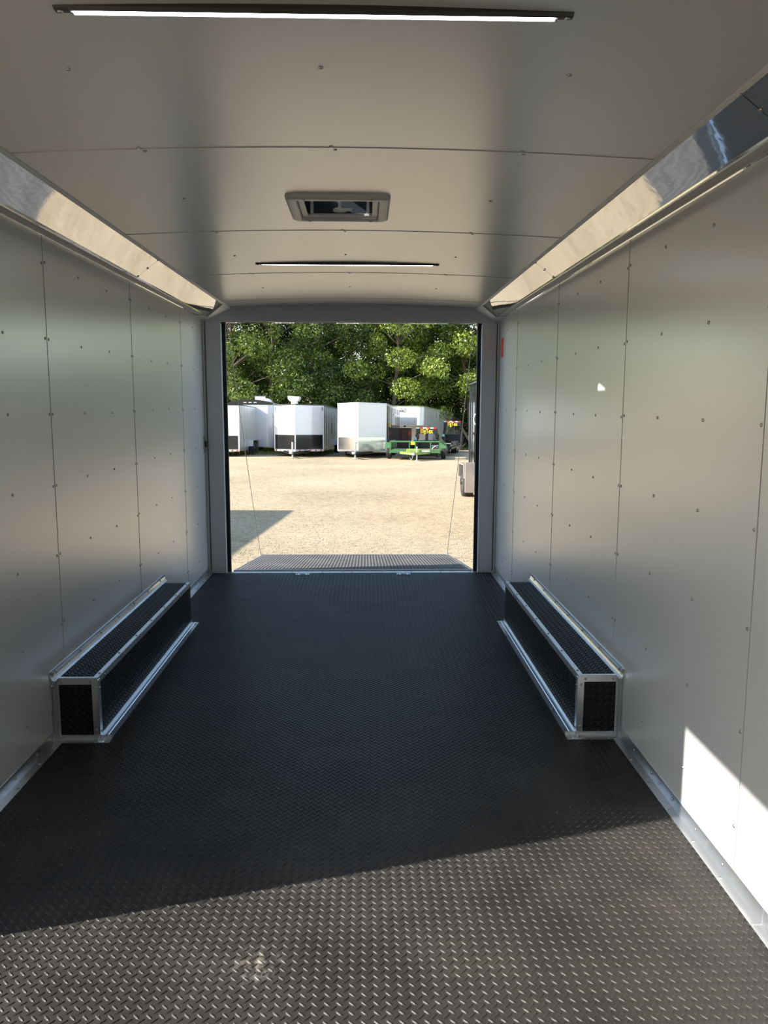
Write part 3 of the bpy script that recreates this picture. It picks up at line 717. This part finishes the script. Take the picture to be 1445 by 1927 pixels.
    if strip:
        sb = MB(); w = .07
        q = B(0.1, h, 0, .01, zf - .06, zf)
        for s in (-1, 1):
            base = Vector((0, -nd if nose == 'v' else 0, 0)); end = Vector((s * h, 0, 0))
            sb.bar(base + Vector((0, -.014, zf - .03)), end + Vector((0, -.014, zf - .03)), .008, w)
        so_ = sb.build('reflector_strip', M['twhite'], t)
        for s in (-1, 1):
            for i in range(5):
                base = Vector((0, (-nd if nose == 'v' else 0) - .022, zf - .03)); end = Vector((s * h, -.022, zf - .03))
                c = base.lerp(end, .12 + i * .19); MB().bar(c, c + (end - base).normalized() * .09, .008, .045).build('red_reflector', M['redlens'], so_)
    if logo:
        yy = -.334 if nose == 'round' else -.012; lg = MB()
        ring_ = [(-.22, .22, H - .30, H - .285), (-.22, .22, H - .195, H - .18), (-.22, -.205, H - .30, H - .18), (.205, .22, H - .30, H - .18)]
        for a, b, c, d in ring_: lg.box(a, b, yy, yy + .01, c, d)
        for i in range(5): lg.box(-.16 + i * .068, -.118 + i * .068, yy, yy + .01, H - .265, H - .215 + (i % 2) * .01)
        lg.build('name_badge', M['darkplastic'], t)
    # running gear
    for y in axles:
        for s in (-1, 1): wheel(t, s * (h + wside), y, hub=hub, side=s)
        MB().tube((-h, y, .33), (h, y, .33), .04).build('axle', M['steelblack'], t)
    ya, yb = min(axles) - .45, max(axles) + .45
    for s in (-1, 1):
        x0, x1 = sorted((s * (h - .08), s * (h + wside + .13))); m = MB(); n = 10
        pts = [(ya, .42), (ya + .07, .70), (yb - .07, .70), (yb, .42), (yb - .03, .42), (yb - .10, .675), (ya + .10, .675), (ya + .03, .42)]
        m.prism(pts, x0, x1, 'x'); m.build('fender', M[fender], t)
    if tongue:
        y0 = -nd if nose == 'v' else (-.3 if nose == 'round' else 0)
        MB().bar((-h * .5, y0 + .35, zf - .07), (0, y0 - 1.0, zf - .10), .06, .1).bar((h * .5, y0 + .35, zf - .07), (0, y0 - 1.0, zf - .10), .06, .1).build('tongue', M['steelblack'], t)
        cp = B(-.06, .06, y0 - 1.25, y0 - .92, zf - .12, zf - .03).build('coupler', M['twhite'], t, bevel=.02)
        jk = MB().tube((0, y0 - .75, .03), (0, y0 - .75, zf + .35), .035).build('jack', M['galv'], t)
        MB().lathe([(.02, 0), (.09, 0), (.09, .02), (.03, .03)], (0, y0 - .75, 0), 'z', 16).build('foot', M['galv'], jk)
        MB().tube((0, y0 - .75, zf + .32), (.12, y0 - .75, zf + .34), .012).build('handle', M['steelblack'], jk)
    for s in (-1, 1): B(s * h * .9 - .06, s * h * .9 + .06, L, L + .02, zf + .05, zf + .2).build('tail_light', M['redlens'], t)
    return t

A = enclosed('cargo_trailer', 'white cargo trailer cut off by the left door frame, with twin wheels', (-6.47, 34.0, gz(34)), math.radians(2.2), .035, 2.2, 4.1, 2.2, .30, 'flat', 0, 'twhite', 'tsilver', guard='stone', gh=.60, axles=(2.45, 3.22), wside=.10, roof='stone', strip=True, tongue=False)
Bt = enclosed('cargo_trailer', 'tall white rounded-front trailer with dark roof cap and three marker lights', (-5.47, 38.4, gz(38.4)), math.radians(1.0), .03, 2.17, 6.5, 2.36, .30, 'round', .3, 'twhite', 'twhite', axles=(3.2, 4.0), dark_cap=True, logo=True, seam=.8)
bv = B(.05, .17, -.338, -.325, .62, .72).build('vent_hole', M['black'], Bt); B(-.2, .0, -.336, -.325, .34, 1.0).build('access_hatch', M['twhite'], Bt)
ac = B(-.05, .55, 1.3, 2.2, 2.52, 2.80).build('air_conditioner', M['darkplastic'], Bt, bevel=.04); B(.0, .5, 1.28, 1.30, 2.56, 2.74).build('grille', M['ventframe'], ac)
MB().lathe([(.30, 0), (.30, .06), (.22, .15), (.08, .19)], (.62, .7, 2.44), 'z', 20).build('roof_dome', M['white'], Bt, smooth=True)
Ct = enclosed('cargo_trailer', 'white V-nose trailer with black lower nose panels and white exhaust hood on its roof', (-2.87, 34.5, gz(34.5)), math.radians(4.3), .033, 2.14, 5.6, 2.2, .30, 'v', 1.0, 'twhite', 'tsilver', guard='stone', gh=.64, axles=(4.5,), wside=.08, strip=True, roof='darkplastic')
ex = MB().tube((-.42, 1.4, 2.2), (-.42, 1.4, 2.42), .15, n=20).build('exhaust_stack', M['white'], Ct)
MB().prism([(-.42 - .17, 2.42), (-.42 - .25, 2.50), (-.42 - .27, 2.66), (-.42 + .27, 2.62), (-.42 + .25, 2.50), (-.42 + .17, 2.42)], 1.15, 1.65, 'y').build('hood', M['white'], ex, bevel=.015)
B(-.8, -.05, 1.1, 1.8, 2.2, 2.26).build('curb', M['white'], ex)
for s in (-1, 1): B(s * 1.02 - .02, s * 1.02 + .02, -.06, -.045, 1.98, 2.13).build('marker_light', M['darkplastic'], Ct)
Dt = enclosed('cargo_trailer', 'plain white V-nose trailer with black sides beside the green utility trailer', (-.145, 33.5, gz(33.5)), math.radians(8.6), .045, 2.07, 5.2, 2.24, .30, 'v', .95, 'twhite', 'tblack', guard='chrome', gh=.55, axles=(2.6,), roof='twhite', seam=.45)
text_mesh('side_lettering', 'SALE', .26, M['yellow'], Dt, (1.045 + .012, 1.1, 1.40), (PI / 2, 0, PI / 2), sx=1.6)
for z in (.9, 1.95): pass
B(1.045, 1.062, 2.6, 4.6, 1.86, 1.90).build('door_rail', M['tblack'], Dt); 
Et = enclosed('gooseneck_trailer', 'very long white enclosed trailer with raised nose behind the black flatbeds', (1.97, 42.0, gz(42)), math.radians(15.8), .047, 2.3, 12.5, 2.30, .42, 'round', .3, 'twhite', 'tsilver', guard='chrome', gh=.42, axles=(8.5, 9.4), roof='roofgreen', logo=True, raise_nose=.90, tongue=False, seam=.4)
for k in (-1, 0, 1): B(k * .2 - .04, k * .2 + .04, -.345, -.33, 2.16, 2.19).build('marker_light', M['redlens'], Et)
MB().tube((0, .5, .05), (0, .5, 1.32), .06).build('nose_post', M['steelblack'], Et)

# right-hand black trailer
It = enclosed('cargo_trailer', 'glossy black trailer at the right edge of the doorway with aluminium fender', (3.25, 9.6, gz(9.6)), 0.0, .03, 2.14, 7.0, 2.32, .42, 'flat', 0, 'tblack', 'tblack', axles=(6.35,), wside=.11, fender='fenderalu', roof='tblack', seam=.40, tongue=False)
B(-1.285, -1.075, 5.86, 5.90, .14, .74).build('fender_plate', M['fenderalu'], It, bevel=.01)
m = MB(); m.path([(-1.09 - .05 * math.sin(a), 5.75, 1.58 - .11 * math.cos(a)) for a in [PI * i / 10 for i in range(11)]], .012); m.build('grab_handle', M['white'], It, smooth=True)
B(-1.12, -1.075, 5.98, 6.05, 1.28, 1.33).build('door_latch', M['darkplastic'], It, bevel=.005)
for y in (5.55, 6.75): B(-1.094, -1.075, y, y + .02, .5, 2.15).build('door_edge', M['hub'], It)
MB().bar((-1.0, 5.2, .40), (-.75, 5.8, .30), .05, .05).build('brace', M['galv'], It)
# neighbour on the left that throws the long shadow
enclosed('cargo_trailer', 'white cargo trailer parked left of the doorway, seen only by its shadow', (-6.74, 3.75, -.27), math.radians(2.6), .012, 2.3, 8.5, 2.50, .42, 'flat', 0, 'twhite', 'twhite', axles=(4.4, 5.2), tongue=False, roof='galv')

# green utility trailer
def utility():
    t = thing('utility_trailer', 'green open utility trailer with rail sides parked nose towards the doorway', 'trailer', (1.97, 31.35, gz(31.35)), (-.0245, 0, -math.radians(7)))
    W, L = 1.98, 2.35; h = W / 2; G = M['green']
    t1 = MB().tube((-h, 0, .72), (h, 0, .72), .035).build('front_rail', G, t)
    for s in (-1, 1): MB().tube((s * h, 0, .72), (s * h, L, .72), .03).build('side_rail', G, t)
    for x in (-h, -.34 * 1, .28, h * 0 + .0, h): pass
    for x in (-h + .01, -.22, .02, .62, h - .01):
        MB().bar((x, 0, .30), (x, 0, .70), .05 if x != -.22 else .04, .05).build('upright', G, t)
    for s in (-1, 1):
        for y in (.8, 1.6, L - .03): MB().bar((s * h, y, .30), (s * h, y, .70), .05, .05).build('upright', G, t)
    MB().bar((-h, 0, .33), (h, 0, .33), .06, .11).build('front_beam', G, t)
    B(-h, h, -.01, .01, .385, .41).build('front_plate', G, t)
    for s in (-1, 1): MB().bar((s * h, 0, .31), (s * h, L, .31), .06, .12).build('side_beam', G, t)
    B(-h + .03, h - .03, .04, L, .34, .37).build('deck', M['wood'], t)
    MB().bar((-h, L, .33), (h, L, .33), .06, .1).build('rear_beam', G, t)
    MB().bar((-.6, .05, .29), (0, -.95, .27), .06, .09).bar((.6, .05, .29), (0, -.95, .27), .06, .09).build('tongue', M['greeny'], t)
    B(-.3, .22, -.62, -.25, .31, .45).build('battery_box', M['greeny'], t, bevel=.03)
    B(-.05, .05, -1.15, -.9, .22, .33).build('coupler', M['galv'], t, bevel=.015)
    jk = MB().tube((.12, -.7, .02), (.12, -.7, .55), .028).build('jack', M['galv'], t)
    MB().lathe([(.02, 0), (.08, 0), (.08, .02)], (.12, -.7, 0), 'z', 14).build('foot', M['galv'], jk)
    MB().path([(.0, -1.0, .24), (-.06, -.9, .08), (-.1, -.7, .03), (-.16, -.5, .1)], .012).build('safety_chain', M['galv'], t)
    B(.28, .60, -.045, -.034, .33, .38).build('white_plate', M['white'], t)
    B(-.16, .0, -.04, .03, .60, .72).build('yellow_tag', M['yellow'], t)
    B(.66, .94, -.02, .02, .42, .60).build('tool_rack', M['darkplastic'], t)
    MB().path([(.68, -.03, .44), (.80, -.03, .56), (.93, -.03, .59)], .012).path([(.68, -.03, .58), (.92, -.03, .50)], .01).build('strap', M['galv'], t)
    for s in (-1, 1):
        wheel(t, s * (h + .12), .95, r=.30, w=.19, side=s)
        a, b = sorted((s * (h + .0), s * (h + .24))); MB().prism([(.5, .45), (.58, .66), (1.32, .66), (1.4, .45), (1.37, .45), (1.29, .635), (.61, .635), (.53, .45)], a, b, 'x').build('fender', G, t)
    MB().tube((-h, .95, .30), (h, .95, .30), .035).build('axle', M['steelblack'], t)
    return t
utility()

def gooseneck(label, loc, yaw, L, W=1.8, ht=.42, top=1.22, word='BigTex', pitch=.0245):
    t = thing('flatbed_trailer', label, 'flatbed trailer', loc, (-pitch, 0, -yaw)); h = W / 2; K = M['steelblack']
    B(-h + .06, h - .06, 0, L, ht - .045, ht).build('deck', M['wood'], t)
    for s in (-1, 1):
        m = MB(); a, b = sorted((s * (h - .055), s * h)); m.box(a, b, 0, L, ht - .14, ht + .01)
        y = .3
        while y < L: m.box(*sorted((s * h, s * (h + .04))), y, y + .06, ht - .12, ht - .01); y += .55
        m.box(*sorted((s * (h + .04), s * (h + .05))), 0, L, ht - .10, ht - .03)
        m.build('side_beam', K, t)
    B(-h, h, -.06, 0, ht - .2, ht + .12).build('headboard', K, t)
    B(-.5, .5, -.55, -.07, ht - .12, ht + .28).build('tool_box', K, t, bevel=.02)
    for s in (-1, 1):
        MB().bar((s * (h - .12), -.06, ht - .15), (s * .40, -1.05, top - .28), .10, .20).build('neck_arm', K, t, bevel=.01)
        MB().bar((s * .40, -1.1, top - .40), (s * .40, -1.1, top - .02), .09, .22).build('neck_upright', K, t, bevel=.01)
        MB().bar((s * .62, -.10, ht - .1), (s * .42, -1.0, .16), .07, .10).build('landing_brace', K, t)
        lg = MB().tube((s * .46, -1.0, .03), (s * .46, -1.0, top - .25), .055, n=12).build('landing_leg', K, t)
        B(s * .46 - .1, s * .46 + .1, -1.1, -.9, 0, .03).build('foot', K, lg)
    bm_ = B(-.46, .46, -1.30, -1.08, top - .22, top).build('neck_beam', K, t, bevel=.015)
    text_mesh('name_lettering', word, .27, M['yellow'], bm_, (0, -1.312, top - .115), (PI / 2, 0, 0), extrude=.006, sx=.72)
    m = MB(); w = MB()
    for i in range(6): (m if i % 2 else w).box(-.45 + i * .15, -.31 + i * .15, -1.306, -1.295, top - .005, top + .045)
    m.build('red_reflector', M['redlens'], bm_); w.build('white_reflector', M['white'], bm_)
    cp = MB().tube((0, -1.2, top - .2), (0, -1.2, top - .55), .06, n=12).build('coupler', K, t); MB().lathe([(.09, 0), (.09, .1), (.06, .14)], (0, -1.2, top - .62), 'z', 16).build('ball_socket', K, cp)
    B(-.56, -.44, -1.12, -1.10, .72, .86).build('blue_label', M['tealbox'], t)
    for y in (L * .62, L * .62 + .8):
        for s in (-1, 1): wheel(t, s * (h - .16), y, r=.29, w=.28, hub='hubw', side=s)
        MB().tube((-h + .2, y, .29), (h - .2, y, .29), .05).build('axle', K, t)
    for s in (-1, 1): B(*sorted((s * .35, s * .45)), 0, L, ht - .22, ht - .05).build('main_beam', K, t)
    return t
gooseneck('black gooseneck flatbed trailer with yellow lettering just behind the green utility trailer', (2.87, 35.0, gz(35)), math.radians(11.5), 6.0)
gooseneck('second black gooseneck flatbed trailer with yellow lettering, farther back and to the right', (4.95, 43.2, gz(43.2)), math.radians(15.5), 6.0, top=1.50, ht=.55)
rb = thing('storage_bin', 'rust brown steel bin with red lights beneath the raised nose of the long trailer', 'bin', (1.80, 38.6, gz(38.6)), (0, 0, -.1))
bb = B(-.42, .42, 0, 1.2, .12, 1.16).build('body', M['rust'], rb, bevel=.02)
for x in (-.3, 0, .3): B(x - .03, x + .03, -.03, 0, .14, 1.14).build('rib', M['rust'], bb)
B(-.44, .44, -.02, 1.22, 1.16, 1.21).build('lid', M['steelblack'], rb); B(.30, .40, -.05, -.03, .85, 1.05).build('red_light', M['redlens'], rb)
for x in (-.35, .35): B(x - .06, x + .06, .1, 1.1, 0, .12).build('skid', M['steelblack'], rb)

# ------------------------------------------------------------------ trees
def leafcloud(blobs, per, size, mname, rng):
    out = []
    for (cx, cyy, cz_, r) in blobs:
        n = int(per * (r / .8) ** 2)
        d = rng.normal(size=(n, 3)); d /= np.linalg.norm(d, axis=1)[:, None]
        rad = r * (.55 + .5 * rng.random(n) ** .6); rad *= 1 + .18 * np.sin(d[:, 0] * 5 + cx * 3) * np.cos(d[:, 2] * 6 + cyy)
        c = np.array([cx, cyy, cz_]) + d * rad[:, None] * np.array([1, 1, .72])
        nrm = d * .6 + rng.normal(size=(n, 3)) * .6 + np.array([0, 0, .35]); nrm /= np.linalg.norm(nrm, axis=1)[:, None]
        a = np.cross(nrm, rng.normal(size=(n, 3))); a /= np.linalg.norm(a, axis=1)[:, None]; b = np.cross(nrm, a)
        s = size * (.6 + .8 * rng.random((n, 1)))
        out.append(np.stack([c - a * s, c + b * s * .45 , c + a * s, c - b * s * .45], 1).reshape(-1, 3))
    P = np.concatenate(out); F = np.arange(len(P)).reshape(-1, 4)
    me = bpy.data.meshes.new('foliage'); me.from_pydata(P.tolist(), [], F.tolist()); me.materials.append(M[mname]); return me
def tree_proto(seed, mname, H=10.0, R=2.6, low=.9, per=600):
    rng = np.random.default_rng(seed); blobs = []; br = MB()
    pts = [(0, 0, -.3)]; x = y = 0
    for i in range(1, 8): x += rng.normal() * .12; y += rng.normal() * .12; pts.append((x, y, H * .85 * i / 7))
    for i in range(7): br.tube(pts[i], pts[i + 1], .17 * (1 - i / 8), .17 * (1 - (i + 1) / 8), n=9)
    for k in range(44):
        z = low + (H - low) * rng.random(); t = (z - low) / (H - low)
        rr = R * (.35 + .9 * math.sin(PI * min(1, .18 + t * .8)) ** .8) * (.35 + .65 * rng.random()); a = rng.random() * 6.28
        c = (rr * math.cos(a), rr * math.sin(a), z); r = .45 + .55 * rng.random(); blobs.append((*c, r))
        base = Vector(pts[max(1, min(6, int((z - .8) / (H * .85) * 7)))]); br.tube(base, c, .035, .012, n=5)
    return br.build('trunk', M['bark']).data, leafcloud(blobs, per, .072, mname, rng)
protos = [tree_proto(11, 'leafdark', 11), tree_proto(12, 'leafmid', 10), tree_proto(13, 'leafbright', 10, 2.7), tree_proto(14, 'leafdark', 12, 3.0), tree_proto(15, 'leafmid', 9, 2.4)]
for o in [o for o in bpy.data.objects if o.name.startswith('trunk')]: bpy.data.objects.remove(o)
kinds = {0: 'dark dense leafy tree', 1: 'mid green leafy tree', 2: 'bright yellow green leafy tree', 3: 'tall dark spreading tree', 4: 'smaller mid green tree'}
def tree(k, x, y, s, rot, label, group, name='leafy_tree'):
    t = thing(name, label, 'tree', (x, y, gz(y) - .05), (0, 0, rot), group=group); t.scale = (s, s, s)
    for nm, me in zip(('trunk', 'foliage'), protos[k]):
        o = bpy.data.objects.new(nm, me); C.objects.link(o); o.parent = t
rowsT = [
    (0, -9.6, 46.0, 1.0, 0.3, 'behind the left door frame'), (4, -7.4, 44.6, 1.0, 1.2, 'above the cut-off white trailer at left'), (1, -5.2, 46.4, 1.05, 2.2, 'above the rounded-front trailer'),
    (0, -3.1, 47.6, 1.05, 4.0, 'above the exhaust hood'), (3, -.9, 49.0, 1.0, 0.8, 'in the dark gap above the plain V-nose trailer'), (2, 1.9, 47.8, 1.0, 5.1, 'with pale trunk above the green utility trailer'),
    (1, 3.9, 51.5, 1.1, 1.9, 'behind the pale-trunk tree'), (2, 6.9, 49.5, 1.1, 3.3, 'above the end of the long white trailer'), (2, 9.3, 47.0, 1.1, 0.1, 'beside the black trailer at right'),
    (1, 12.0, 49.0, 1.1, 2.7, 'hidden by the right door frame'), (0, -12.6, 46.5, 1.1, 3.9, 'far left behind the left wall'), (3, -8.6, 50.5, 1.15, 2.9, 'filling the gap behind the first trees at left')]
for k, x, y, s, r, w in rowsT: tree(k, x, y, s, r, kinds[k] + ', ' + w, None)
bx = [-15, -12, -9.8, -8.0, -6.2, -4.2, -2.2, .2, 2.2, 4.2, 6.2, 8.6, 11.8, 15]
for i, x in enumerate(bx):
    tree((0, 3, 1)[i % 3], x + random.uniform(-.5, .5), 53.5 + random.uniform(-.8, .8), 1.15, i * 1.7, 'large tree in the shaded wood behind the front row of trees', 'trees in the wood behind the front row')
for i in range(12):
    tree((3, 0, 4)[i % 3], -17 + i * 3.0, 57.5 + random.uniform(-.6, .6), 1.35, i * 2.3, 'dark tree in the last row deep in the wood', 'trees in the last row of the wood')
# undergrowth
def shrub_proto(seed, mname):
    rng = np.random.default_rng(seed); blobs = [(rng.normal() * .9, rng.normal() * .5, .5 + rng.random() * 1.3, .4 + .3 * rng.random()) for _ in range(14)]
    br = MB()
    for b in blobs: br.tube((b[0] * .2, b[1] * .2, -.05), b[:3], .025, .01, n=5)
    return br.build('stem', M['bark']).data, leafcloud(blobs, 300, .08, mname, rng)
sp = [shrub_proto(31, 'leafdark'), shrub_proto(32, 'leafmid')]
for o in [o for o in bpy.data.objects if o.name.startswith('stem')]: bpy.data.objects.remove(o)
for i in range(15):
    x = -13 + i * 1.9; y = 45.5 + random.uniform(-.5, .6) if x < 0 else 50.2 + max(0, x - 4) * .9 + random.uniform(-.5, .5)
    if x > 2: y += 4
    t = thing('undergrowth_shrub', 'low leafy shrub in the undergrowth at the foot of the tree line', 'shrub', (x, y, gz(y) - .03), (0, 0, i * 1.3), group='shrubs along the tree line')
    for nm, me in zip(('stem', 'foliage'), sp[i % 2]):
        o = bpy.data.objects.new(nm, me); C.objects.link(o); o.parent = t
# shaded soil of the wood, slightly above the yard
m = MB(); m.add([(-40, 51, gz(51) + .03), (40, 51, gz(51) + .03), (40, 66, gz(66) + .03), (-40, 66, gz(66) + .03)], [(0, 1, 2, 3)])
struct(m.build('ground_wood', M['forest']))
# matched clean-up: every mesh that is a thing of its own keeps its tags
